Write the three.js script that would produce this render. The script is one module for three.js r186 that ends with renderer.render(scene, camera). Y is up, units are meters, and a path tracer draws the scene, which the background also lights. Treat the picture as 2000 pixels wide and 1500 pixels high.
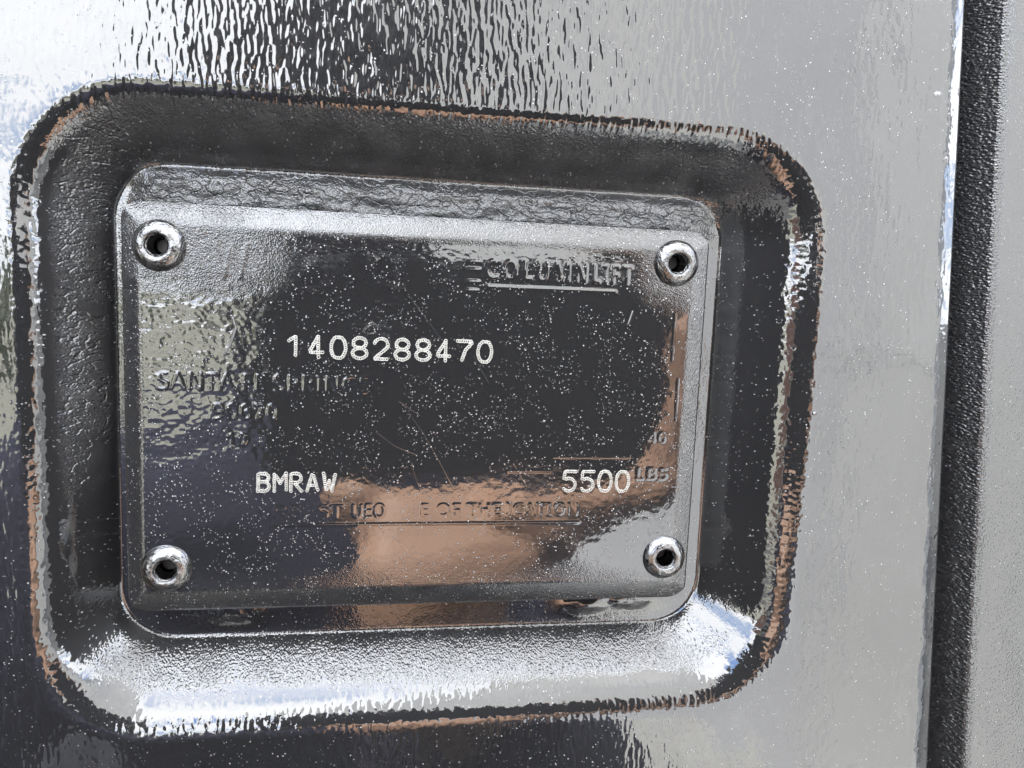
import * as THREE from 'three';
import { MarchingCubes } from 'three/addons/objects/MarchingCubes.js';
import { RoundedBoxGeometry } from 'three/addons/geometries/RoundedBoxGeometry.js';
import { mergeGeometries, mergeVertices } from 'three/addons/utils/BufferGeometryUtils.js';

// ------------------------------------------------------------------ camera, sky, sun, exposure
// The panel's paint plane is z = 0 (plate face); x right, y up. CY = height of the lens over the ground.
const CY = 1.1, MM = 0.001;
const D = THREE.MathUtils.degToRad;
const scene = new THREE.Scene();
const camera = new THREE.PerspectiveCamera(51.94, 4 / 3, 0.01, 400);
camera.position.set(0, CY, 0.156);
camera.rotation.order = 'YXZ';
camera.rotation.set(D(-7.03), D(-9.83), D(2.35));

const renderer = new THREE.WebGLRenderer({ antialias: true });
renderer.toneMapping = THREE.LinearToneMapping;
renderer.toneMappingExposure = 9;
renderer.shadowMap.enabled = true;

const SUN = new THREE.Vector3(-0.42, 0.86, -0.2).normalize();
const sun = new THREE.DirectionalLight(new THREE.Color(1, 0.95, 0.87), 2.6);
sun.position.copy(SUN).multiplyScalar(12).add(new THREE.Vector3(0, CY, 0));
sun.target.position.set(0, CY, 0);
sun.castShadow = true;
sun.shadow.mapSize.set(4096, 4096);
Object.assign(sun.shadow.camera, { left: -4, right: 4, top: 4, bottom: -4, near: 0.5, far: 30 });
scene.add(sun, sun.target);

// ------------------------------------------------------------------ noise
function rng(seed) { let a = seed >>> 0; return () => { a = (a + 0x6d2b79f5) | 0; let t = Math.imul(a ^ (a >>> 15), 1 | a); t = (t + Math.imul(t ^ (t >>> 7), 61 | t)) ^ t; return ((t ^ (t >>> 14)) >>> 0) / 4294967296; }; }
const PERM = new Uint8Array(512), GX = new Float32Array(256), GY = new Float32Array(256);
{
  const r = rng(7), p = [...Array(256).keys()];
  for (let i = 255; i > 0; i--) { const j = Math.floor(r() * (i + 1)); [p[i], p[j]] = [p[j], p[i]]; }
  for (let i = 0; i < 512; i++) PERM[i] = p[i & 255];
  for (let i = 0; i < 256; i++) { const a = r() * Math.PI * 2; GX[i] = Math.cos(a); GY[i] = Math.sin(a); }
}
function pn(x, y) {   // 2-D gradient noise, about -0.7..0.7
  const fx = Math.floor(x), fy = Math.floor(y), u = x - fx, v = y - fy, X = fx & 255, Y = fy & 255;
  const a = PERM[PERM[X] + Y], b = PERM[PERM[X + 1] + Y], c = PERM[PERM[X] + Y + 1], d = PERM[PERM[X + 1] + Y + 1];
  const su = u * u * u * (u * (u * 6 - 15) + 10), sv = v * v * v * (v * (v * 6 - 15) + 10);
  const n0 = GX[a] * u + GY[a] * v, n1 = GX[b] * (u - 1) + GY[b] * v, n2 = GX[c] * u + GY[c] * (v - 1), n3 = GX[d] * (u - 1) + GY[d] * (v - 1);
  return (n0 + (n1 - n0) * su) + ((n2 + (n3 - n2) * su) - (n0 + (n1 - n0) * su)) * sv;
}
const ss = (a, b, x) => { const t = Math.min(1, Math.max(0, (x - a) / (b - a))); return t * t * (3 - 2 * t); };
const clamp = (x, a, b) => Math.min(b, Math.max(a, x));
const mix = (a, b, t) => a + (b - a) * t;
const bell = (x, c, w) => Math.exp(-(((x - c) / w) ** 2));

// ------------------------------------------------------------------ sky: bright broken cloud with blue between
{
  const W = 1024, H = 512, data = new Float32Array(W * H * 4);
  for (let j = 0; j < H; j++) {
    const el = ((j + 0.5) / H - 0.5) * Math.PI, y = Math.sin(el), c = Math.cos(el);
    for (let i = 0; i < W; i++) {
      const az = ((i + 0.5) / W - 0.5) * 2 * Math.PI, x = c * Math.cos(az), z = c * Math.sin(az), o = (j * W + i) * 4;
      const h = Math.max(y, 0);
      const k = 1 / (h + 0.22), px = x * k * 1.1 + 11.3, pz = z * k * 1.1 + 4.7;
      const f = pn(px, pz) + 0.5 * pn(px * 2.1, pz * 2.1) + 0.28 * pn(px * 4.3, pz * 4.3) + 0.16 * pn(px * 9, pz * 9);
      const cl = ss(-0.42, 0.06, f), t = 1 - Math.pow(1 - h, 3);
      const blue = [mix(0.62, 0.2, t), mix(0.74, 0.4, t), mix(0.92, 0.85, t)];
      const lum = 0.98 + 0.3 * clamp(f, -0.4, 0.8);
      for (let q = 0; q < 3; q++) data[o + q] = mix(blue[q] * 0.8, lum * [0.98, 1, 1.03][q], cl);
      data[o + 3] = 1;
    }
  }
  const sky = new THREE.DataTexture(data, W, H, THREE.RGBAFormat, THREE.FloatType);
  sky.mapping = THREE.EquirectangularReflectionMapping; sky.magFilter = THREE.LinearFilter; sky.wrapS = THREE.RepeatWrapping; sky.needsUpdate = true;
  scene.background = sky; scene.environment = sky;
}

// ------------------------------------------------------------------ helpers
const numbers = {};
function numbered(name) { const n = numbers[name] ?? 0; numbers[name] = n + 1; return n ? `${name}_${String(n).padStart(3, '0')}` : name; }
function tag(o, label, category, group, kind) { o.userData.label = label; o.userData.category = category; if (group) o.userData.group = group; if (kind) o.userData.kind = kind; return o; }
function add(o, parent = scene) { o.castShadow = o.receiveShadow = true; parent.add(o); return o; }
function mesh(name, g, m, parent) { const o = new THREE.Mesh(g, m); o.name = parent ? name : numbered(name); return add(o, parent ?? scene); }
function base(name, x = 0, y = 0, z = 0) { const o = new THREE.Group(); o.name = numbered(name); o.position.set(x, y, z); scene.add(o); return o; }
function tex(data, W, H, fmt, type, srgb, wrap = THREE.MirroredRepeatWrapping) {
  const t = new THREE.DataTexture(data, W, H, fmt, type);
  t.magFilter = THREE.LinearFilter; t.minFilter = THREE.LinearFilter; t.wrapS = t.wrapT = wrap;
  if (srgb) t.colorSpace = THREE.SRGBColorSpace;
  t.needsUpdate = true; return t;
}
const s8 = (lin) => clamp(Math.round(255 * (lin <= 0.0031308 ? lin * 12.92 : 1.055 * Math.pow(lin, 1 / 2.4) - 0.055)), 0, 255);
function gridGeometry(nx, ny, at) {   // at(i, j) -> [x, y, z, u, v]
  const p = new Float32Array(nx * ny * 3), uv = new Float32Array(nx * ny * 2), idx = new Uint32Array((nx - 1) * (ny - 1) * 6);
  for (let j = 0, k = 0; j < ny; j++) for (let i = 0; i < nx; i++, k++) { const a = at(i, j); p[k * 3] = a[0]; p[k * 3 + 1] = a[1]; p[k * 3 + 2] = a[2]; uv[k * 2] = a[3]; uv[k * 2 + 1] = a[4]; }
  for (let j = 0, q = 0; j < ny - 1; j++) for (let i = 0; i < nx - 1; i++) { const a = j * nx + i, b = a + 1, c = a + nx, d = c + 1; idx[q++] = a; idx[q++] = b; idx[q++] = d; idx[q++] = a; idx[q++] = d; idx[q++] = c; }
  const g = new THREE.BufferGeometry();
  g.setAttribute('position', new THREE.BufferAttribute(p, 3)); g.setAttribute('uv', new THREE.BufferAttribute(uv, 2)); g.setIndex(new THREE.BufferAttribute(idx, 1));
  g.computeVertexNormals(); return g;
}
function sdRect(x, y, x0, x1, y0, y1, r) {   // signed distance to a rounded rectangle, negative inside
  const qx = Math.abs(x - (x0 + x1) / 2) - (x1 - x0) / 2 + r, qy = Math.abs(y - (y0 + y1) / 2) - (y1 - y0) / 2 + r;
  return Math.min(Math.max(qx, qy), 0) + Math.hypot(Math.max(qx, 0), Math.max(qy, 0)) - r;
}

// Glossy black paint: a height map (mm), a roughness map and a colour map on one piece of surface.
const DUST_GLINT = 0.45;  // pale speck colour: dust nibs with their glints painted in
class Paint {
  constructor(x0, x1, y0, y1, W, H) { Object.assign(this, { x0, x1, y0, y1, W, H, h: new Float32Array(W * H), r: new Uint8Array(W * H * 4), c: new Uint8Array(W * H * 4) }); this.dx = (x1 - x0) / W; this.dy = (y1 - y0) / H; }
  fill(f) {   // f(x, y, out) sets out.h (mm), out.r, out.a (base colour)
    const o = { h: 0, r: 0.06, a: 0.006 };
    for (let j = 0, k = 0; j < this.H; j++) for (let i = 0; i < this.W; i++, k++) {
      o.r = 0.06; o.a = 0.015; o.h = 0;
      f(this.x0 + (i + 0.5) * this.dx, this.y0 + (j + 0.5) * this.dy, o);
      this.h[k] = o.h; const q = k * 4; this.r[q] = this.r[q + 1] = this.r[q + 2] = clamp(o.r * 255, 0, 255); this.r[q + 3] = 255;
      const s = s8(o.a); this.c[q] = s; this.c[q + 1] = s; this.c[q + 2] = s + 1; this.c[q + 3] = 255;
    }
  }
  dot(x, y, rad, bump, a, rough) {   // one nib of dust in the paint, any glint painted as pale colour
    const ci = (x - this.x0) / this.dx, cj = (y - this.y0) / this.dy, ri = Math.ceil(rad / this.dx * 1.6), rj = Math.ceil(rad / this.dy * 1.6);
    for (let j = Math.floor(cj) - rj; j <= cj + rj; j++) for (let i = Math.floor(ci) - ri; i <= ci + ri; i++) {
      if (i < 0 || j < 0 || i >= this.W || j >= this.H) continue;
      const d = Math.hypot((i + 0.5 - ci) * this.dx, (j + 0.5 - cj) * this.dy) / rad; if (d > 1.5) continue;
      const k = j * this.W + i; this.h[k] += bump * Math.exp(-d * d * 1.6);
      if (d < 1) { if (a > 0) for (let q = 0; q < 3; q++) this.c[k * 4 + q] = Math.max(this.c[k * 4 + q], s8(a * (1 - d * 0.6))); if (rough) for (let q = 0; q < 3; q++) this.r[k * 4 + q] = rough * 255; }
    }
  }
  line(pts, w, bump, a) { for (let n = 0; n < pts.length - 1; n++) { const [ax, ay] = pts[n], [bx, by] = pts[n + 1], L = Math.hypot(bx - ax, by - ay), m = Math.max(1, Math.ceil(L / 0.06)); for (let i = 0; i < m; i++) this.dot(mix(ax, bx, i / m), mix(ay, by, i / m), w, bump, a); } }
  material(opt = {}) {
    return new THREE.MeshPhysicalMaterial({
      color: 0xffffff, map: tex(this.c, this.W, this.H, THREE.RGBAFormat, THREE.UnsignedByteType, true),
      roughness: 1, roughnessMap: tex(this.r, this.W, this.H, THREE.RGBAFormat, THREE.UnsignedByteType, false),
      bumpMap: tex(this.h, this.W, this.H, THREE.RedFormat, THREE.FloatType, false), bumpScale: MM, ior: 1.92, metalness: 0, ...opt,
    });
  }
}

// ------------------------------------------------------------------ setting beyond the frame (seen only mirrored in the paint)
const std = (r, g, b, rough = 0.85, o = {}) => new THREE.MeshStandardMaterial({ color: new THREE.Color().setRGB(r, g, b), roughness: rough, ...o });
function grainMap(seed, r, g, b, amp, sc, W = 512) {
  const d = new Uint8Array(W * W * 4);
  for (let j = 0, k = 0; j < W; j++) for (let i = 0; i < W; i++, k++) { const n = 1 + amp * (pn(i / 60 * sc + seed, j / 60 * sc) + 0.6 * pn(i / 13 * sc, j / 13 * sc + seed) + 0.5 * pn(i / 3.1, j / 3.1)); d[k * 4] = s8(r * n); d[k * 4 + 1] = s8(g * n); d[k * 4 + 2] = s8(b * n); d[k * 4 + 3] = 255; }
  return tex(d, W, W, THREE.RGBAFormat, THREE.UnsignedByteType, true);
}
{
  const g = new THREE.PlaneGeometry(160, 160, 1, 1).rotateX(-Math.PI / 2), m = new THREE.MeshStandardMaterial({ map: grainMap(3, 0.075, 0.075, 0.072, 0.6, 1), roughness: 0.95 });
  m.map.repeat.set(60, 60); const o = mesh('ground', g, m); o.userData.kind = 'structure'; o.userData.label = 'dark grey asphalt ground'; 
  const lawn = new THREE.PlaneGeometry(40, 60).rotateX(-Math.PI / 2), lm = new THREE.MeshStandardMaterial({ map: grainMap(9, 0.24, 0.235, 0.19, 0.7, 2), roughness: 1 });
  lm.map.repeat.set(30, 45); const l = mesh('lawn', lawn, lm); l.position.set(-20.6, 0.004, 32); l.userData.kind = 'structure'; l.userData.label = 'dry olive grass';
}
{ // pale building along the right
  const b = base('building', 0.36, 0, 2.625); b.rotation.y = -Math.atan2(1.42, 3.75);
  const m = new THREE.MeshStandardMaterial({ map: grainMap(21, 0.48, 0.485, 0.475, 0.1, 1), roughness: 0.8 }); m.map.repeat.set(4, 2);
  const wall = mesh('wall', new THREE.BoxGeometry(0.25, 5, 4.01), m, b); wall.position.set(0.125, 2.5, 0);
  const pv = mesh('pavement', new RoundedBoxGeometry(0.9, 0.1, 4.3, 2, 0.01), new THREE.MeshStandardMaterial({ map: grainMap(33, 0.33, 0.33, 0.315, 0.2, 2), roughness: 0.95 })); pv.position.set(0.36 - 0.44 * 0.935, 0.05, 2.625 - 0.44 * 0.354); pv.rotation.y = b.rotation.y; pv.userData.kind = 'structure'; pv.userData.label = 'pale concrete strip along the building';
  const tones = [[0.47, 0.475, 0.465], [0.5, 0.505, 0.5], [0.44, 0.445, 0.455], [0.52, 0.52, 0.505]].map(([r, g, bb], n) => { const q = new THREE.MeshStandardMaterial({ map: grainMap(40 + n, r, g, bb, 0.12, 0.6), roughness: 0.7 }); return q; });
  const sheet = new RoundedBoxGeometry(0.02, 0.997, 0.497, 1, 0.002), rw = rng(8);
  for (let i = 0; i < 8; i++) for (let j = 0; j < 5; j++) mesh('cladding_sheet', sheet, tones[Math.floor(rw() * 4)], b).position.set(-0.012 - rw() * 0.003, 0.5 + j, -1.755 + i * 0.5015);
  const co = mesh('coping', new RoundedBoxGeometry(0.36, 0.1, 4.1, 2, 0.01), std(0.45, 0.45, 0.45), b); co.position.set(0.125, 5.05, 0);
  tag(b, 'pale grey building wall clad in upright sheets', 'building');
}
for (const [x, label] of [[0.74, 'added black post beside the grainy panel, darkening the recess reflections'], [-0.42, 'added black post left of the recess, darkening its reflections']]) { // unseen posts added to darken what the recess lip mirrors
  const c = base('added_dark_post', x, 0, 0.1), m = std(0.012, 0.012, 0.013, 0.35);
  mesh('post', new RoundedBoxGeometry(0.1, 1.5, 0.4, 3, 0.012), m, c).position.y = 0.75;
  mesh('foot_plate', new RoundedBoxGeometry(0.16, 0.02, 0.46, 2, 0.004), m, c).position.y = 0.012;
  tag(c, label, 'column', 'added dark posts');
}
{ // brown board fence on the left
  const f = base('board_fence', -2.9, 0, 3.1), cols = [std(0.17, 0.075, 0.05), std(0.2, 0.09, 0.06), std(0.15, 0.07, 0.05)], pg = new RoundedBoxGeometry(0.025, 1.25, 0.135, 1, 0.006), r = rng(5);
  f.rotation.y = -0.35;
  for (let i = 0; i < 10; i++) { const o = mesh('plank', pg, cols[i % 3], f); o.position.set(r() * 0.004, 0.66 + r() * 0.01, (i - 4.5) * 0.142); }
  for (const y of [0.3, 1.05]) mesh('rail', new THREE.BoxGeometry(0.05, 0.08, 1.44), cols[2], f).position.set(-0.045, y, 0);
  for (const z of [-0.66, 0, 0.66]) mesh('post', new THREE.BoxGeometry(0.08, 1.3, 0.08), cols[0], f).position.set(-0.115, 0.65, z);
  tag(f, 'reddish brown board fence with upright planks', 'fence');
}
{ // bushes on the grass
  const leaf = new THREE.BufferGeometry(); leaf.setAttribute('position', new THREE.BufferAttribute(new Float32Array([0, 0, 0, 0.04, 0.06, 0.012, 0, 0.15, 0, -0.04, 0.06, 0.012]), 3)); leaf.setIndex([0, 1, 2, 0, 2, 3]); leaf.computeVertexNormals();
  const lm = [std(0.07, 0.1, 0.035, 0.8), std(0.1, 0.13, 0.05, 0.8), std(0.13, 0.13, 0.07, 0.8)];
  [[-3.2, 8.2, 0.9, 1.5, 'broad dark green bush on the grass'], [-5.4, 7.2, 1.1, 1.9, 'tall mid green bush beside the brown fence'], [-1.6, 11, 1.0, 1.7, 'pale olive bush standing alone beyond the others']].forEach(([x, z, w, h, label], n) => {
    const b = base('bush', x, 0, z), r = rng(100 + n), list = [], M = new THREE.Matrix4(), q = new THREE.Quaternion(), e = new THREE.Euler();
    for (let i = 0; i < 1500; i++) { const a = r() * 6.283, cz = r() * 2 - 1, rad = Math.cbrt(0.35 + 0.65 * r()) * (0.85 + 0.3 * pn(a * 1.3 + n * 9, cz * 2)), s = Math.sqrt(1 - cz * cz); const g = leaf.clone(); e.set(r() * 6, r() * 6, r() * 6); M.compose(new THREE.Vector3(Math.cos(a) * s * w * rad, h * 0.52 + cz * rad * h * 0.5, Math.sin(a) * s * w * rad), q.setFromEuler(e), new THREE.Vector3(1, 1, 1)); g.applyMatrix4(M); list.push(g); }
    mesh('foliage', mergeGeometries(list), lm[n], b).userData.kind = 'stuff';
    mesh('stem', new THREE.CylinderGeometry(0.03, 0.06, h * 0.7, 8).translate(0, h * 0.35, 0), std(0.09, 0.06, 0.04), b);
    tag(b, label, 'bush', 'bushes on the grass');
  });
}

// ------------------------------------------------------------------ body panel with its pressed recess
// all sizes in mm from here; OUT/IN: rounded rectangles where the lip starts and where the recess floor starts
const OUT = [-64, 92, -91, 34, 23], IN = [-50.5, 73.8, -75, 20.6, 11], ZF = 4, ZB = -9.7;
const edgeX = (y) => 121.8 - 0.0663 * y;
const lipT = (x, y) => { const o = -sdRect(x, y, ...OUT), i = sdRect(x, y, ...IN); return o <= 0 ? 0 : i <= 0 ? 1 : o / (o + i); };
const LIP = []; { let s = 0; for (let n = 0; n <= 400; n++) { const t = n / 400; LIP.push(s); s += t < 0.42 ? Math.pow(t / 0.42, 1.1) : t < 0.965 ? 1 : mix(1, 0.3, ss(0.965, 1, t)); } for (let n = 0; n <= 400; n++) LIP[n] /= s; LIP[400] = 1; }
const lipZ = (t) => { const f = t * 400, n = Math.min(399, Math.floor(f)); return mix(LIP[n], LIP[n + 1], f - n); };
function crumb(x, y) { return ss(10, 13, y) * ss(22, 16.5, y) * ss(-49, -42, x) * ss(75, 66, x); }   // filler crumbling along the plate's upper edge
function panelZ(x, y) {
  const t = lipT(x, y); let z = ZF + (ZB - ZF) * lipZ(t);
  z += 0.12 * pn(x / 14 + 3, y / 19) + 0.05 * pn(x / 6, y / 8);
  const c = crumb(x, y);
  if (c > 0) z += c * (1.6 + 0.8 * pn(x / 8, y / 2.2) + 0.45 * pn(x / 2.1 + 9, y / 1.2) + 0.9 * ss(13, 19, y));
  const lump = bell(x, -29, 6) * bell(y, -69.5, 2.6) * 2.2 + bell(x, 47, 5) * bell(y, -70.4, 2.2) * 2.2 + bell(x, 58, 7) * bell(y, -69.6, 2) * 2;
  z += 0.45 * lump * (1 + 0.4 * pn(x / 3, y / 2));
  const u = x - edgeX(y); if (u > -7) { const q = Math.min(u, -0.8) + 7; z -= 0.22 * q * q / 12.4; }
  return z;
}
const PX = [-88, 132], PY = [-116, 72];
const panelPaint = new Paint(PX[0], PX[1], PY[0], PY[1], 2048, 1792);
function grain(x, y) { return 0.05 * pn(x / 0.29, y / 0.27) + 0.03 * pn(x / 0.19 + 5, y / 0.19) + 0.03 * pn(x / 0.7, y / 0.6); }
panelPaint.fill((x, y, o) => {
  const t = lipT(x, y), inLip = ss(0.02, 0.2, t);
  // long sags in the paint: strongest over the recess, dying out to the right and low down
  const wob = 1.6 * pn(x / 9, y / 13) + 0.8 * pn(x / 2.6, y / 3.4) + 0.35 * pn(x / 1.1 + 5, y / 1.6);
  const top = ss(8, 34, y) * ss(100, 36, x) * ss(-80, -16, x), side = 0.16 + 0.22 * bell(y, 10, 30) * ss(70, 100, x);
  const low = ss(-78, -92, y) * ss(90, 20, x) * ss(-45, 0, x) * 0.35;
  let k = Math.max(top, low, side * 0.45, 0.28 * ss(-50, -66, x), 0.5 * inLip * ss(0.45, 0.2, t));
  let h = 0.085 * k * (pn((x + wob * 0.6) / 0.95, y / 3.8 + 0.12 * x) + 0.45 * pn(x / 0.6 + 7, y / 1.9));
  h += 0.05 * pn(x / 5.3, y / 7.5) * 0.6 + 0.012 * pn(x / 1.6 + 3, y / 2.1) + 0.004 * pn(x / 0.6, y / 0.8);
  h += 0.045 * ss(0, 0.05, t) * ss(0.55, 0.3, t) * pn(x / 1.05, y / 1.15) + 0.012 * ss(60, 95, x) * pn(x / 1.3 + 2, y / 3.4) + 0.02 * ss(0.06, 0.5, pn(x / 11, y / 8)) * pn(x / 0.7, y / 1.0) * ss(80, 95, x);
  // dry overspray: rough grain inside the lip, most on the upper and the left side
  const up = ss(17, 30, y) * ss(95, 75, x), left = ss(-44, -54, x) * ss(-50, -25, y), bot = ss(-72, -80, y);
  const dry = Math.max(ss(0.16, 0.4, t) * up * ss(70, 30, x), ss(0.3, 0.5, t) * up, ss(0.36, 0.55, t) * left * ss(1, 0.84, t), 0.85 * ss(0.42, 0.6, t) * bot, 0.08 * ss(0.5, 0.7, t)) * (0.75 + 0.5 * pn(x / 6, y / 5));
  const cr = crumb(x, y);
  const d = clamp(Math.max(dry, cr), 0, 1);
  h += d * grain(x, y) * (bot > 0.5 ? 3.2 : 3) + d * 0.06 * pn(x / 1.3, y / 1.0) * (1 - bot);
  if (d > 0.25 && (left > 0.2 || cr > 0.2)) { const cn = Math.abs(pn(x / 4 + 2, y / 2.2) + 0.4 * pn(x / 1.5, y / 1.1)); h -= 0.3 * d * ss(0.06, 0, cn); }
  h += 0.006 * pn(x / 0.3, y / 0.3) * ss(0.05, 0.3, t);
  o.h = h; o.r = 0.05 + (0.24 - 0.1 * bot) * d + 0.03 * pn(x / 3, y / 4);
  o.a = 0.015 + 0.035 * d;   // dry overspray is grey
});
{
  const r = rng(31);
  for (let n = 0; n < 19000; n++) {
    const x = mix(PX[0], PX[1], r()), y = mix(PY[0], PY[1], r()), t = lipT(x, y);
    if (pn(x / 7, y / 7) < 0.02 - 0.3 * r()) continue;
    panelPaint.dot(x, y, 0.055 + 0.1 * r() ** 4, 0.02 + 0.03 * r(), DUST_GLINT);
  }
  for (let n = 0; n < 60000; n++) {   // nibs of dry overspray inside the lip
    const x = mix(-62, 86, r()), y = mix(-90, 33, r()), t = lipT(x, y); if (t < 0.18 || t > 0.97) continue;
    const up = ss(17, 30, y), left = ss(-44, -54, x), bot = ss(-72, -80, y), k = Math.max(up * ss(0.15, 0.4, t), left * ss(0.4, 0.6, t) * (0.35 + 0.65 * ss(-60, -20, y)), 0.8 * bot * ss(0.4, 0.6, t)) * (0.5 + 0.9 * pn(x / 5 + 3, y / 4) + 0.5 * pn(x / 1.4, y / 1.4));
    if (r() < k) panelPaint.dot(x, y, 0.1 + 0.06 * r() ** 2, 0.06 + 0.05 * r(), 0);
  }
  panelPaint.dot(112.5, 43, 0.45, 0.2, 0.4); panelPaint.dot(113.2, 43.1, 0.4, 0.15, 0.4); panelPaint.dot(91.6, -24, 0.35, 0.3, 0.4);
  for (let n = 0; n < 60; n++) panelPaint.dot(mix(88, 106, n / 60) + r() * 0.6, mix(62, 50, n / 60) + r() * 0.6, 0.12, 0.03, 0.06);
  for (let n = 0; n < 26; n++) panelPaint.dot(95 + 5 * r(), -33 + 3 * r(), 0.16 + 0.1 * r(), -0.05, 0);
}
const panelMat = panelPaint.material();
const fold = (v, lo, hi, side) => { const w = hi - lo, d = ((side < 0 ? lo - v : v - hi) % (2 * w) + 2 * w) % (2 * w); return side < 0 ? lo + (d < w ? d : 2 * w - d) : hi - (d < w ? d : 2 * w - d); };   // beyond the frame the flat paint near its edge goes on, back and forth
const uvX = (x) => (x < PX[0] ? fold(x, PX[0], PX[0] + 18, -1) : x), uvY = (y) => (y < PY[0] ? fold(y, PY[0], PY[0] + 18, -1) : y > PY[1] ? fold(y, PY[1] - 18, PY[1], 1) : y);
const ROWS = []; for (let k = 54; k > 0; k--) ROWS.push(PY[0] - 18 * k); for (let y = PY[0]; y < PY[1]; y += 0.42) ROWS.push(y); for (let k = 0; k < 13; k++) ROWS.push(PY[1] + 18 * k);
{
  const xs = []; for (let k = 20; k > 0; k--) xs.push(PX[0] - 18 * k); for (let x = PX[0]; x < 105.5; x += 0.42) xs.push(x);
  const tail = []; for (let u = -11; u < -0.9; u += 0.6) tail.push([u, 0]); for (let a = 8; a <= 90; a += 8.2) tail.push([-0.8 + 0.8 * Math.sin(D(a)), -0.8 + 0.8 * Math.cos(D(a))]); tail.push([0, -3], [0, -7], [0, -12], [-3, -12]);
  const ys = ROWS;
  const nx = xs.length + tail.length;
  const g = gridGeometry(nx, ys.length, (i, j) => {
    const y = ys[j]; let x, z;
    if (i < xs.length) { x = xs[i]; const yc = clamp(y, -150, 110); x += x > 90 ? (edgeX(yc) - 121.8) * (x - 90) / 31.8 : 0; z = panelZ(x, y); }
    else { const [u, dz] = tail[i - xs.length], e = edgeX(clamp(y, -150, 110)); x = e + u; z = panelZ(Math.min(x, e - 0.8), y) + (dz < 0 ? dz + 0.0 : 0); }
    return [x * MM, CY + y * MM, z * MM, (uvX(x) - PX[0]) / (PX[1] - PX[0]), (uvY(y) - PY[0]) / (PY[1] - PY[0])];
  });
  const b = base('body_panel', 0, 0, 0);
  const o = mesh('painted_skin', g, panelMat, b);
  const back = mesh('inner_sheet', new THREE.BoxGeometry(0.56, 1.39, 0.004), std(0.02, 0.02, 0.021, 0.6), b); back.position.set(-0.17, 0.701, -0.022);
  tag(b, 'glossy black vehicle panel with a rounded pressed recess', 'panel');
}
// ------------------------------------------------------------------ neighbouring panel across the gap on the right
{
  const pt = new Paint(118, 170, PY[0], PY[1], 700, 2048);
  pt.fill((x, y, o) => {
    const u = x - edgeX(y), near = ss(14, 11.5, u);
    o.h = (0.03 + 0.11 * near) * pn(x / 0.6, y / 0.45) + (0.028 + 0.08 * near) * pn(x / 0.3 + 4, y / 0.26) + 0.012 * pn(x / 2.2, y / 1.4) + 0.03 * pn(x / 6, y / 7);
    o.r = 0.14 + 0.12 * near + 0.05 * pn(x / 2, y / 2); o.a = 0.015;
  });
  const r = rng(77); for (let n = 0; n < 1500; n++) pt.dot(mix(118, 170, r()), mix(PY[0], PY[1], r()), 0.07 + 0.08 * r() ** 4, 0.03, DUST_GLINT);
  const prof = [[0.4, -12], [3, -11], [5, -9.5], [6, -8.3], [7, -6.6], [8, -4.9], [9, -3.2], [10, -1.5]]; for (let n = 0; n <= 8; n++) { const a = D(58) * (1 - n / 8); prof.push([12.2 - 1.4 * Math.sin(a), 0.9 - 1.4 + 1.4 * Math.cos(a)]); }
  for (let u = 12.8; u < 36; u += 0.6) prof.push([u, 0.9]); for (let k = 0; k < 15; k++) prof.push([36 + 20 * k, 0.9]);
  const ys = ROWS.filter((y, n) => y < PY[0] || y >= PY[1] || n % 2 === 0);
  const g = gridGeometry(prof.length, ys.length, (i, j) => { const y = ys[j], [u, z] = prof[i], x = edgeX(clamp(y, -150, 110)) + u; return [x * MM, CY + y * MM, (z + 0.1 * pn(x / 9, y / 15)) * MM, (x - u + (u > 36 ? fold(u, 16, 36, 1) : u) - 118) / 52, (uvY(y) - PY[0]) / (PY[1] - PY[0])]; });
  const b = base('neighbour_panel'); mesh('painted_skin', g, pt.material(), b);
  const back = mesh('inner_sheet', new THREE.BoxGeometry(0.3, 1.39, 0.004), std(0.02, 0.02, 0.021, 0.6), b); back.position.set(0.3, 0.701, -0.018);
  tag(b, 'grainy dark painted panel beyond the narrow gap', 'panel');
}

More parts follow.
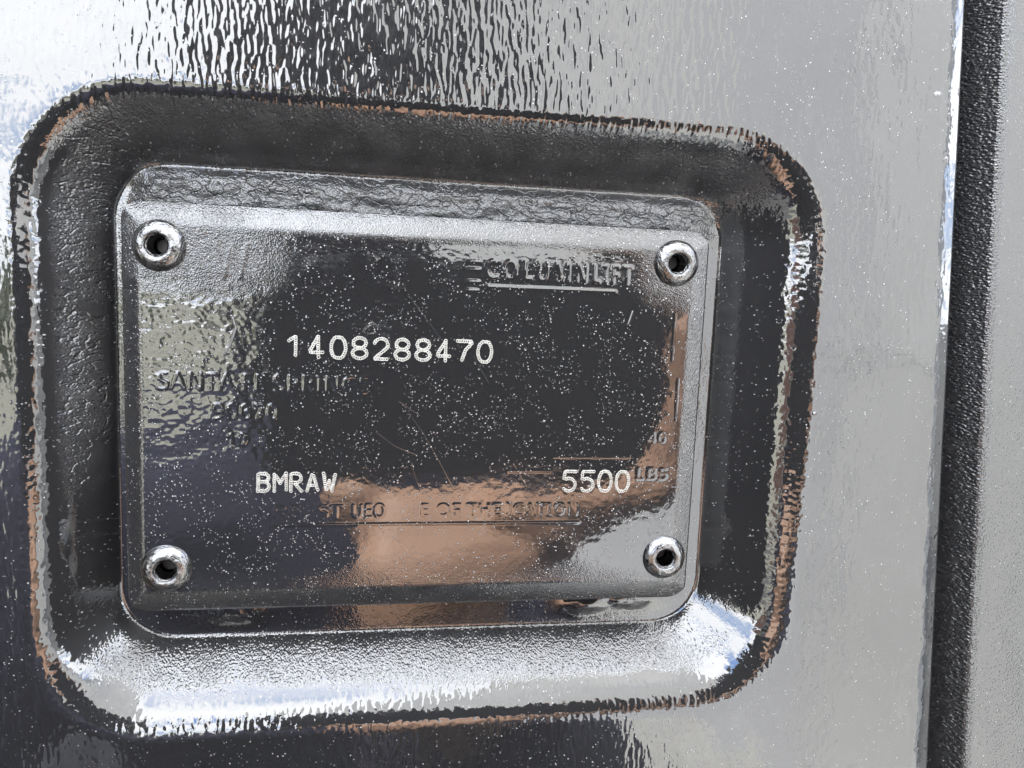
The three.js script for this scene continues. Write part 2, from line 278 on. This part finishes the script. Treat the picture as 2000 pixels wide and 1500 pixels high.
// ------------------------------------------------------------------ data plate
const PL = [-46.9, 67.4, -66.3, 13.0, 3.6];
const RIV = [[-40, 4.9], [60.2, 6.1], [-39.4, -56.9], [61.7, -56.4]];
const platePaint = new Paint(PL[0], PL[1], PL[2], PL[3], 2048, 1420);
const relief = (() => {   // raised lettering cast into the plate, softened by the paint over it
  const W = 2048, H = 1420, cv = document.createElement('canvas'); cv.width = W; cv.height = H; const c = cv.getContext('2d');
  c.fillStyle = '#000'; c.fillRect(0, 0, W, H); c.fillStyle = '#fff'; c.strokeStyle = '#fff';
  const kx = W / (PL[1] - PL[0]), X = (x) => (x - PL[0]) * kx, Yp = (y) => (PL[3] - y) * kx;
  const put = (s, x0, x1, yb, h, font = 'sans-serif', w = 'bold', lvl = 255) => { c.save(); c.fillStyle = `rgb(${lvl},${lvl},${lvl})`; c.font = `${w} ${Math.round(h * kx * 1.38)}px ${font}`; const m = c.measureText(s).width; c.translate(X(x0), Yp(yb)); c.scale((x1 - x0) * kx / m, 1); c.fillText(s, 0, 0); c.restore(); };
  const rect = (x0, x1, y0, y1, lvl = 255) => { c.fillStyle = `rgb(${lvl},${lvl},${lvl})`; c.fillRect(X(x0), Yp(y1), (x1 - x0) * kx, (y1 - y0) * kx); };
  [...'COLUMNLIFT'].forEach((ch, n) => { const a = [20.6, 24.1, 28, 30.9, 34.4, 38.9, 42.4, 45, 46.4, 48.8], w = [3.1, 3.4, 2.5, 3, 4, 3, 2.2, 1, 2.1, 2.4]; put(ch, a[n], a[n] + w[n], 1.3, 3.9); }); rect(21, 48, -0.4, 0.05); for (const [y, w] of [[4.4, 2.6], [2.9, 2.6], [0.5, 2.6], [-1.2, 2.4]]) rect(17.2, 17.2 + w, y, y + 0.35);
  put('SANTA FE SPRINGS', -40.8, -1, -21.9, 3.4, 'sans-serif', 'normal', 190); put('90670', -31, -18.4, -27.4, 3.1, 'sans-serif', 'normal', 190); put('10', -28.4, -24.4, -32.6, 2.6);
  put('W', -30.5, -24, -0.8, 7, 'sans-serif', 'normal');
  put('LBS', 54, 61.5, -39.4, 2.7, 'sans-serif', 'bold', 150);
  put('RE  ST', -19.8, -6, -47.1, 2.6, 'sans-serif', 'normal', 90); put('UEO', -4.5, 2.4, -47.1, 2.9, 'sans-serif', 'normal', 150); put('E OF THE', 9, 26, -46.9, 2.6, 'sans-serif', 'normal', 80); put('ICATION', 26.8, 42.5, -46.9, 2.6, 'sans-serif', 'normal', 110);
  rect(-19.8, 42.6, -48.6, -48.35, 200); rect(36.2, 53, -34.65, -34.45, 120); rect(18, 44, -61.2, -60.95, 160); rect(27, 36, -37.6, -37.4, 160);
  put('46', 56.4, 60.6, -31.4, 2.4, 'sans-serif', 'normal', 150); rect(62.2, 62.5, -27, -17.5, 70); rect(60.6, 60.9, -14, -4, 50);
  const px = c.getImageData(0, 0, W, H).data, a = new Float32Array(W * H), b = new Float32Array(W * H);
  for (let j = 0; j < H; j++) for (let i = 0; i < W; i++) a[(H - 1 - j) * W + i] = px[(j * W + i) * 4] / 255;
  for (let n = 0; n < 3; n++) {
    const R = 3; for (let j = 0; j < H; j++) { let s = 0; for (let i = -R; i < W; i++) { if (i + R < W) s += a[j * W + i + R]; if (i - R - 1 >= 0) s -= a[j * W + i - R - 1]; if (i >= 0) b[j * W + i] = s / (2 * R + 1); } }
    for (let i = 0; i < W; i++) { let s = 0; for (let j = -R; j < H; j++) { if (j + R < H) s += b[(j + R) * W + i]; if (j - R - 1 >= 0) s -= b[(j - R - 1) * W + i]; if (j >= 0) a[j * W + i] = s / (2 * R + 1); } }
  }
  return a;
})();
platePaint.fill((x, y, o) => {
  const e = -sdRect(x, y, ...PL), i = clamp(Math.floor((x - PL[0]) / platePaint.dx), 0, 2047), j = clamp(Math.floor((y - PL[2]) / platePaint.dy), 0, 1419);
  const leftBumpy = ss(-17, -25, x) * ss(-42, -30, y), topBumpy = ss(3, 7, y) * ss(16, 0, x) + 0.3 * ss(4, 6, y);
  let riv = 0; for (const [a, b] of RIV) riv = Math.max(riv, bell(Math.hypot(x - a, y - b), 4.2, 3.5));
  const bumpy = Math.max(leftBumpy, 0.7 * topBumpy, 0.5 * riv, 0.06);
  let h = 0.14 * relief[j * 2048 + i] * (0.75 + 0.6 * pn(x / 4, y / 4));
  h += bumpy * (0.06 * pn(x / 3.2, y / 2.4) + 0.026 * pn(x / 1.1, y / 0.9)) + 0.05 * pn(x / 11, y / 8) + 0.006 * pn(x / 1.4 + 3, y / 1.2);
  h += 0.0016 * pn(x / 0.45, y / 0.45);
  // dry grain round the upper left corner and along the bevels
  const corner = ss(-12, -30, x) * ss(-7, 4, y), bev = ss(4.2, 3, e), topb = ss(7.2, 9.2, y), right = ss(58, 66, x);
  const d = clamp(Math.max(corner * 0.95, topb * 0.5, bev * (0.35 + 0.5 * right), 0.45 * ss(48, 60, x) * ss(-6, 2, y), 0.35 * ss(-55, -64, y)), 0, 1) * (0.8 + 0.4 * pn(x / 4, y / 3));
  h += d * grain(x, y) * 2;
  o.h = h; o.r = 0.045 + 0.24 * d + 0.02 * pn(x / 3, y / 3); o.a = 0.015 + 0.014 * d;
});
{
  const r = rng(55);
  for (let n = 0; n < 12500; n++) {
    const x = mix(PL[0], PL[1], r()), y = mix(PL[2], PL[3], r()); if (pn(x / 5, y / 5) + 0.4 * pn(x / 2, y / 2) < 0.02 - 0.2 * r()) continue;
    platePaint.dot(x, y, 0.052 + 0.09 * r() ** 4, 0.02 + 0.03 * r(), DUST_GLINT);
  }
  const S = (pts, a = 0.06) => platePaint.line(pts, 0.06, -0.01, a);
  S([[6.7, -3.5], [13, -11.5]]); S([[19, -14], [22.3, -19.5]]); S([[4.5, -23.5], [8.7, -26.3]]); S([[5.4, -24.4], [9.5, -30], [13, -36], [15.8, -41.3]], 0.045); S([[0.2, -29.8], [4, -32.6], [8.4, -34.4]], 0.045); S([[6.9, -35.4], [9.1, -41.8]], 0.03); S([[11.5, -22], [14.5, -27]], 0.03); S([[-8, -33], [-4, -39.5]], 0.03); S([[28, -36], [31, -41]], 0.03);
  platePaint.line([[-27, -8], [-26.4, -10], [-27.4, -13], [-28.6, -15]], 0.12, 0.05, 0.2); platePaint.line([[51.5, -4], [51.1, -5.4], [50.7, -6.6]], 0.1, 0.05, 0.25);
}
const plateMat = platePaint.material();
const plate = base('data_plate', 0, 0, 0);
function plateZ(x, y) {
  const [x0, x1, y0, y1] = PL, q = (d, w) => clamp(1 - d / w, 0, 1);
  const b = Math.max(q(x - x0, 3.4) * 0.8, q(x1 - x, 3.2) * 0.42, q(y1 - y, 4.2), q(y - y0, 4.6));
  let z = -2.1 * b * (0.7 + 0.3 * b);
  for (const [a, c] of RIV) z -= 5 * ss(2.5, 2.1, Math.hypot(x - a, y - c));
  return z + 0.1 * pn(x / 16, y / 13);
}
{
  const xs = [], ys = []; for (let x = PL[0]; x < PL[1]; x += 0.4) xs.push(x); xs.push(PL[1]); for (let y = PL[2]; y < PL[3]; y += 0.4) ys.push(y); ys.push(PL[3]);
  const fit = (x, y) => { const [x0, x1, y0, y1, r] = PL, cx = clamp(x, x0 + r, x1 - r), cy = clamp(y, y0 + r, y1 - r), d = Math.hypot(x - cx, y - cy); return d > r ? [cx + (x - cx) * r / d, cy + (y - cy) * r / d] : [x, y]; };
  const nx = xs.length + 2, ny = ys.length + 2;
  const g = gridGeometry(nx, ny, (i, j) => {
    const skirt = i === 0 || j === 0 || i === nx - 1 || j === ny - 1, [x, y] = fit(xs[clamp(i - 1, 0, xs.length - 1)], ys[clamp(j - 1, 0, ys.length - 1)]);
    return [x * MM, CY + y * MM, (skirt ? -11 : plateZ(x, y)) * MM, (x - PL[0]) / (PL[1] - PL[0]), (y - PL[2]) / (PL[3] - PL[2])];
  });
  mesh('plate_sheet', g, plateMat, plate);
}
// rivets
{
  const prof = [[4.75, -0.7], [4.75, 0.15], [4.65, 0.5], [4.4, 0.95], [4.0, 1.4], [3.5, 1.75], [3.0, 1.95], [2.6, 2.0], [2.3, 1.92], [2.12, 1.7], [2.05, 1.35], [1.85, 1.2], [1.75, 0.9], [1.7, -3.6], [0.001, -3.7]].map(([r, z]) => new THREE.Vector2(r * MM, z * MM));
  const W = 512, hm = new Float32Array(W * W), rm = new Uint8Array(W * W * 4);
  for (let j = 0, k = 0; j < W; j++) for (let i = 0; i < W; i++, k++) { hm[k] = 0.12 * pn(i / 34, j / 60) + 0.05 * pn(i / 12, j / 20) + 0.015 * pn(i / 4, j / 4); const v = clamp(24 + 90 * ss(0.15, 0.6, pn(i / 60 + 8, j / 90)) + 10 * pn(i / 9, j / 9), 6, 255); rm[k * 4] = rm[k * 4 + 1] = rm[k * 4 + 2] = v; rm[k * 4 + 3] = 255; }
  const m = new THREE.MeshPhysicalMaterial({ color: new THREE.Color().setRGB(0.2, 0.2, 0.2), metalness: 1, roughness: 1, roughnessMap: tex(rm, W, W, THREE.RGBAFormat, THREE.UnsignedByteType, false), bumpMap: tex(hm, W, W, THREE.RedFormat, THREE.FloatType, false), bumpScale: MM, clearcoat: 0.5, clearcoatRoughness: 0.05 });
  const g = new THREE.LatheGeometry(prof, 56).rotateX(Math.PI / 2);
  const stem = new THREE.CylinderGeometry(1.15 * MM, 1.3 * MM, 0.5 * MM, 20).rotateX(Math.PI / 2);
  const turns = [0.4, 2.3, 4.1, 5.2];
  RIV.forEach(([x, y], n) => { const o = mesh('rivet', g, m, plate); o.position.set(x * MM, CY + y * MM, (plateZ(x + 3.4, y) * 0.5 + plateZ(x - 3.4, y) * 0.5 - 0.1) * MM); o.rotation.set(n === 1 ? 0.05 : -0.03, n === 2 ? 0.06 : -0.04, turns[n]); const s = mesh('rivet_stem', stem, std(0.03, 0.028, 0.027, 0.5), o); s.position.z = -3.2 * MM; });
}
// dot-stamped characters
{
  const arc = (cx, cy, rx, ry, a0, a1, n = 24) => [...Array(n + 1)].map((_, i) => { const a = D(mix(a0, a1, i / n)); return [cx + rx * Math.cos(a), cy + ry * Math.sin(a)]; });
  const G = {
    0: [arc(0.5, 0.5, 0.5, 0.5, 90, 450, 40).map(([x, y]) => [x, clamp(0.5 + (y - 0.5) * 1.08, 0, 1)])],
    1: [[[0.1, 0.78], [0.5, 0.96]], [[0.55, 0.96], [0.55, 0]]],
    2: [[...arc(0.5, 0.7, 0.47, 0.3, 165, -25), [0.03, 0.0]], [[0.12, 0], [1, 0]]],
    4: [[[0.62, 1], [0.0, 0.26]], [[0.12, 0.24], [1, 0.24]], [[0.62, 0.88], [0.62, 0]]],
    5: [[[0.95, 1], [0.1, 1], [0.06, 0.58]], arc(0.45, 0.32, 0.5, 0.32, 115, -150)],
    7: [[[0, 1], [1, 1]], [[1, 0.92], [0.55, 0.52], [0.32, 0]]],
    8: [arc(0.5, 0.75, 0.44, 0.25, 0, 345), arc(0.5, 0.25, 0.5, 0.25, 75, 420)],
    B: [[[0, 0], [0, 1]], [[0.14, 1], [0.55, 1], ...arc(0.55, 0.77, 0.36, 0.23, 80, -90), [0.15, 0.54]], [...arc(0.55, 0.27, 0.42, 0.27, 80, -90), [0.14, 0]]],
    M: [[[0, 0], [0, 1]], [[0.14, 0.86], [0.5, 0.45], [0.86, 0.86]], [[1, 1], [1, 0]]],
    R: [[[0, 0], [0, 1]], [[0.14, 1], [0.5, 1], ...arc(0.5, 0.74, 0.42, 0.26, 80, -90), [0.15, 0.48]], [[0.45, 0.36], [0.95, 0]]],
    A: [[[0, 0], [0.5, 1]], [[0.6, 0.85], [1, 0]], [[0.28, 0.32], [0.75, 0.32]]],
    W: [[[0, 1], [0.25, 0]], [[0.33, 0.12], [0.5, 0.6], [0.66, 0.12]], [[0.75, 0], [1, 1]]],
  };
  const ring = new THREE.TorusGeometry(0.255, 0.1, 6, 12);
  const m = std(0.5, 0.49, 0.46, 0.3, { metalness: 1 });
  const r = rng(12);
  const word = (s, x0, pitch, w, yb, h, sp, kind, tilt = 0) => [...s].forEach((ch, n) => {
    const list = [], w1 = ch === 'M' || ch === 'W' ? w * 1.08 : w;
    for (const st of G[ch]) {
      let carry = 0; const P = st.map(([a, b]) => [a * w1, b * h]);
      for (let k = 0; k < P.length - 1; k++) {
        const L = Math.hypot(P[k + 1][0] - P[k][0], P[k + 1][1] - P[k][1]); let s0 = carry;
        for (; s0 < L; s0 += sp) { const t = s0 / L; const g = ring.clone().scale(0.95 + 0.2 * r(), 0.95 + 0.2 * r(), 1).rotateX(r() * 0.24 - 0.12).rotateY(r() * 0.24 - 0.12).translate(mix(P[k][0], P[k + 1][0], t) + r() * 0.06, mix(P[k][1], P[k + 1][1], t) + r() * 0.06, 0); list.push(g); }
        carry = s0 - L;
      }
    }
    const g = mergeGeometries(list).scale(MM, MM, MM), o = mesh(kind(ch), g, m, plate), x = x0 + n * pitch, y = yb + n * tilt;
    o.position.set(x * MM, CY + y * MM, (plateZ(x + w / 2, y + h / 2) + 0.03) * MM); o.rotation.z = (r() - 0.5) * 0.04;
  });
  const digit = () => 'digit', letter = () => 'letter';
  word('1408288470', -17.0, 4.09, 2.75, -15.1, 4.0, 0.43, digit, -0.01);
  word('BMRAW', -22.4, 3.1, 2.1, -41.6, 3.5, 0.41, letter);
  word('5500', 38.6, 3.82, 2.75, -41.8, 4.2, 0.43, digit, -0.03);
}
tag(plate, 'black painted data plate riveted in the recess, stamped 1408288470 BMRAW 5500', 'data plate');

// ------------------------------------------------------------------ the phone that takes the picture
{
  const p = base('phone', 0.038, CY - 0.035, 0.1625); p.rotation.z = -0.02;
  const body = mesh('phone_body', new RoundedBoxGeometry(0.164, 0.09, 0.0085, 4, 0.004), std(0.012, 0.013, 0.014, 0.25), p);
  body.position.z = 0.0005;
  mesh('screen', new RoundedBoxGeometry(0.158, 0.084, 0.001, 2, 0.0005), std(0.01, 0.01, 0.012, 0.1), p).position.z = 0.0052;
  for (const [x, y] of [[-0.038, 0.017], [-0.038, -0.005], [-0.062, 0.017]]) {
    const l = mesh('lens', new THREE.CylinderGeometry(0.006, 0.006, 0.0012, 32).rotateX(Math.PI / 2), std(0.004, 0.004, 0.006, 0.08), p); l.position.set(x, y + 0.018, -0.0043);
    mesh('lens_ring', new THREE.TorusGeometry(0.0066, 0.0007, 10, 40), std(0.35, 0.35, 0.36, 0.3, { metalness: 1 }), l);
  }
  tag(p, 'black phone held sideways in front of the plate', 'phone');
}

// ------------------------------------------------------------------ the photographer, mirrored in the paint
{
  const smin = (a, b, k) => { const h = clamp(0.5 + 0.5 * (b - a) / k, 0, 1); return b + (a - b) * h - k * h * (1 - h); };
  const cap = (p, a, b, ra, rb) => { const abx = b[0] - a[0], aby = b[1] - a[1], abz = b[2] - a[2], px = p[0] - a[0], py = p[1] - a[1], pz = p[2] - a[2], t = clamp((px * abx + py * aby + pz * abz) / (abx * abx + aby * aby + abz * abz || 1e-9), 0, 1); return Math.hypot(px - abx * t, py - aby * t, pz - abz * t) - mix(ra, rb, t); };
  function skin(bones, res, k, grow = 0, pad = 0.03) {
    const lo = [1e9, 1e9, 1e9], hi = [-1e9, -1e9, -1e9]; for (const [a, b, ra, rb] of bones) for (const [p, r] of [[a, ra], [b, rb]]) for (let q = 0; q < 3; q++) { lo[q] = Math.min(lo[q], p[q] - r - grow - pad); hi[q] = Math.max(hi[q], p[q] + r + grow + pad); }
    const half = Math.max(hi[0] - lo[0], hi[1] - lo[1], hi[2] - lo[2]) / 2, c = lo.map((v, q) => (v + hi[q]) / 2), N = res;
    const mc = new MarchingCubes(N, new THREE.MeshStandardMaterial(), false, false, 120000); mc.isolation = 0; const p = [0, 0, 0];
    for (let z = 0; z < N; z++) for (let y = 0; y < N; y++) for (let x = 0; x < N; x++) {
      p[0] = c[0] + (x - N / 2) / (N / 2) * half; p[1] = c[1] + (y - N / 2) / (N / 2) * half; p[2] = c[2] + (z - N / 2) / (N / 2) * half;
      let d = 1; if (p[0] > lo[0] && p[0] < hi[0] && p[1] > lo[1] && p[1] < hi[1] && p[2] > lo[2] && p[2] < hi[2]) for (const b of bones) d = smin(d, cap(p, b[0], b[1], b[2], b[3]), k);
      mc.field[x + y * N + z * N * N] = grow - d;
    }
    mc.update();
    const n = mc.count, pos = new Float32Array(n * 3), nor = new Float32Array(n * 3);
    for (let i = 0; i < n; i++) for (let q = 0; q < 3; q++) { pos[i * 3 + q] = c[q] + mc.positionArray[i * 3 + q] * half; nor[i * 3 + q] = mc.normalArray[i * 3 + q]; }
    const g = new THREE.BufferGeometry(); g.setAttribute('position', new THREE.BufferAttribute(pos, 3)); g.computeVertexNormals();
    const w = mergeVertices((g.deleteAttribute('normal'), g), 1e-5); w.computeVertexNormals(); return w;
  }
  const H = CY, P = (x, y, z) => [x, H + y, z];
  const sh = { L: P(-0.25, -0.2, 0.52), R: P(0.08, -0.19, 0.5) }, neck = P(-0.06, -0.13, 0.52), chin = P(-0.03, 0.0, 0.45), head = P(-0.02, 0.11, 0.48);
  const waist = P(-0.12, -0.4, 0.68), hipL = P(-0.22, -0.55, 0.78), hipR = P(-0.02, -0.55, 0.78);
  const elR = P(0.13, -0.34, 0.36), wrR = P(0.03, -0.165, 0.168), elL = P(-0.33, -0.45, 0.46), wrL = P(-0.3, -0.6, 0.38);
  const kneeL = P(-0.33, -0.58, 0.4), kneeR = P(0.06, -0.66, 0.42), anL = P(-0.28, -1.02, 0.62), anR = P(0.04, -1.02, 0.62);
  const torso = [[neck, P(-0.11, -0.26, 0.55), 0.06, 0.12], [sh.L, sh.R, 0.06, 0.06], [P(-0.17, -0.28, 0.55), waist, 0.1, 0.115], [P(-0.03, -0.27, 0.54), waist, 0.1, 0.115], [waist, P(-0.12, -0.53, 0.76), 0.13, 0.14]];
  const arms = [[sh.L, elL, 0.055, 0.043], [sh.R, elR, 0.055, 0.043]], fore = [[elL, wrL, 0.042, 0.029], [elR, wrR, 0.042, 0.029]];
  const legs = [[hipL, kneeL, 0.09, 0.062], [hipR, kneeR, 0.09, 0.062], [kneeL, anL, 0.06, 0.042], [kneeR, anR, 0.06, 0.042]];
  const feet = [[anL, P(-0.28, -1.06, 0.46), 0.045, 0.035], [anR, P(0.04, -1.06, 0.46), 0.045, 0.035]];
  const PH = (x, y, z) => P(x + 0.045, y, z), headB = [[neck, PH(-0.085, -0.03, 0.5), 0.055, 0.052], [head, PH(-0.065, 0.13, 0.49), 0.085, 0.088], [chin, head, 0.042, 0.07], [PH(-0.068, 0.055, 0.375), PH(-0.067, 0.095, 0.393), 0.014, 0.009], [PH(-0.15, 0.07, 0.49), PH(-0.152, 0.1, 0.495), 0.012, 0.014], [PH(0.02, 0.07, 0.49), PH(0.022, 0.1, 0.495), 0.012, 0.014]];
  const f = (chain, r0, r1) => chain.slice(0, -1).map((a, i) => [a, chain[i + 1], mix(r0, r1, i / (chain.length - 1)), mix(r0, r1, (i + 1) / (chain.length - 1))]);
  const handR = [[wrR, P(0.03, -0.125, 0.155), 0.026, 0.022], [P(0.012, -0.104, 0.162), P(0.075, -0.096, 0.166), 0.018, 0.014], [P(0.012, -0.118, 0.15), P(0.056, -0.112, 0.156), 0.02, 0.018], [P(0.014, -0.134, 0.146), P(0.034, -0.132, 0.15), 0.02, 0.02],
    ...f([P(0.085, -0.096, 0.168), P(0.12, -0.082, 0.165), P(0.13, -0.05, 0.165), P(0.127, -0.016, 0.166)], 0.0105, 0.008), ...f([P(0.085, -0.102, 0.176), P(0.1, -0.062, 0.181), P(0.09, -0.03, 0.18)], 0.0105, 0.0085),
    ...f([P(0.095, -0.094, 0.178), P(0.128, -0.06, 0.18), P(0.131, -0.005, 0.178), P(0.112, 0.019, 0.17), P(0.09, 0.02, 0.166)], 0.0105, 0.008), ...f([P(0.075, -0.11, 0.158), P(0.07, -0.096, 0.15), P(0.055, -0.088, 0.149)], 0.0105, 0.0085), ...f([P(0.03, -0.115, 0.17), P(0.005, -0.1, 0.166), P(-0.008, -0.088, 0.164)], 0.014, 0.01)];
  const handL = [[wrL, P(-0.285, -0.64, 0.345), 0.028, 0.026], [P(-0.31, -0.64, 0.34), P(-0.262, -0.64, 0.335), 0.02, 0.02], ...[0, 1, 2, 3].flatMap((i) => f([P(-0.315 + i * 0.018, -0.645, 0.33), P(-0.318 + i * 0.019, -0.655, 0.3), P(-0.318 + i * 0.019, -0.675 - 0.004 * (i % 2), 0.285)], 0.0095, 0.008)), ...f([P(-0.26, -0.63, 0.35), P(-0.235, -0.645, 0.325), P(-0.232, -0.66, 0.31)], 0.011, 0.009)];
  const ps = base('person', 0, 0, 0);
  const parts = [skin([...torso, ...arms, ...fore, ...legs, ...feet, ...headB.slice(0, 1)], 110, 0.03), skin(headB, 72, 0.02), skin(handR, 84, 0.006, 0, 0.012), skin(handL, 64, 0.006, 0, 0.012)];
  const paint = (g, c) => { const n = g.attributes.position.count, a = new Float32Array(n * 3); for (let i = 0; i < n; i++) { a[i * 3] = c[0]; a[i * 3 + 1] = c[1]; a[i * 3 + 2] = c[2]; } g.setAttribute('color', new THREE.BufferAttribute(a, 3)); return g; };
  const SK = [0.5, 0.3, 0.2];
  for (const g of parts) paint(g, SK);
  const eye = (x, s, c, z) => { const g = new THREE.SphereGeometry(s, 16, 12).translate(x, H + 0.098, z); g.deleteAttribute('uv'); g.deleteAttribute('normal'); const w = mergeVertices(g); w.computeVertexNormals(); return paint(w, c); };
  for (const x of [-0.053, 0.011]) parts.push(eye(x, 0.012, [0.7, 0.68, 0.65], 0.403), eye(x, 0.006, [0.03, 0.02, 0.015], 0.394));
  const mouth = new THREE.TorusGeometry(0.02, 0.005, 6, 14, Math.PI).rotateZ(Math.PI).scale(1, 0.35, 1).translate(-0.025, H + 0.025, 0.397); mouth.deleteAttribute('uv'); parts.push(paint(mouth, [0.3, 0.1, 0.08]));
  mesh('body', mergeGeometries(parts), new THREE.MeshStandardMaterial({ vertexColors: true, roughness: 0.55 }), ps);
  mesh('shirt', skin([...torso, ...arms, fore[0], [elR, [mix(elR[0], wrR[0], 0.8), mix(elR[1], wrR[1], 0.8), mix(elR[2], wrR[2], 0.8)], 0.044, 0.036]], 96, 0.035, 0.012), std(0.02, 0.022, 0.045, 0.95), ps);
  mesh('trousers', skin([[P(-0.12, -0.46, 0.72), P(-0.12, -0.53, 0.76), 0.135, 0.145], ...legs], 80, 0.03, 0.012), std(0.018, 0.019, 0.026, 0.95), ps);
  for (const b of feet) mesh('shoe', skin([b, [[b[0][0], 0.045, b[0][2]], [b[1][0], 0.04, b[1][2] - 0.03], 0.034, 0.03]], 36, 0.02, 0.008), std(0.03, 0.03, 0.03, 0.7), ps);
  mesh('hair', skin([[PH(-0.065, 0.1, 0.54), PH(-0.07, 0.15, 0.53), 0.075, 0.08]], 40, 0.02), std(0.015, 0.012, 0.01, 0.7), ps);
  mesh('added_gaiter', skin([[neck, PH(-0.085, -0.03, 0.5), 0.058, 0.056], [chin, PH(-0.068, 0.05, 0.47), 0.046, 0.078], [PH(-0.068, 0.05, 0.378), PH(-0.068, 0.06, 0.382), 0.014, 0.012]], 56, 0.03, 0.006), std(0.014, 0.014, 0.016, 0.95), ps);  // face covering added to keep the mirrored face dark
  const capMat = std(0.012, 0.012, 0.014, 0.9), crown = mesh('cap', new THREE.SphereGeometry(0.104, 40, 20, 0, Math.PI * 2, 0, Math.PI * 0.52).scale(1, 1.15, 1.08), capMat, ps);
  crown.position.set(-0.02, H + 0.135, 0.495); crown.rotation.x = -0.25;
  const brim = mesh('cap_brim', new THREE.CylinderGeometry(0.098, 0.098, 0.004, 40, 1, false, Math.PI / 2, Math.PI).scale(1, 1, 0.9), capMat, crown); brim.position.set(0, 0.0, -0.06); brim.rotation.x = -0.55;
  tag(ps, 'person in navy shirt, black cap and an added dark neck gaiter, half crouching with the phone', 'person');
}

renderer.render(scene, camera);
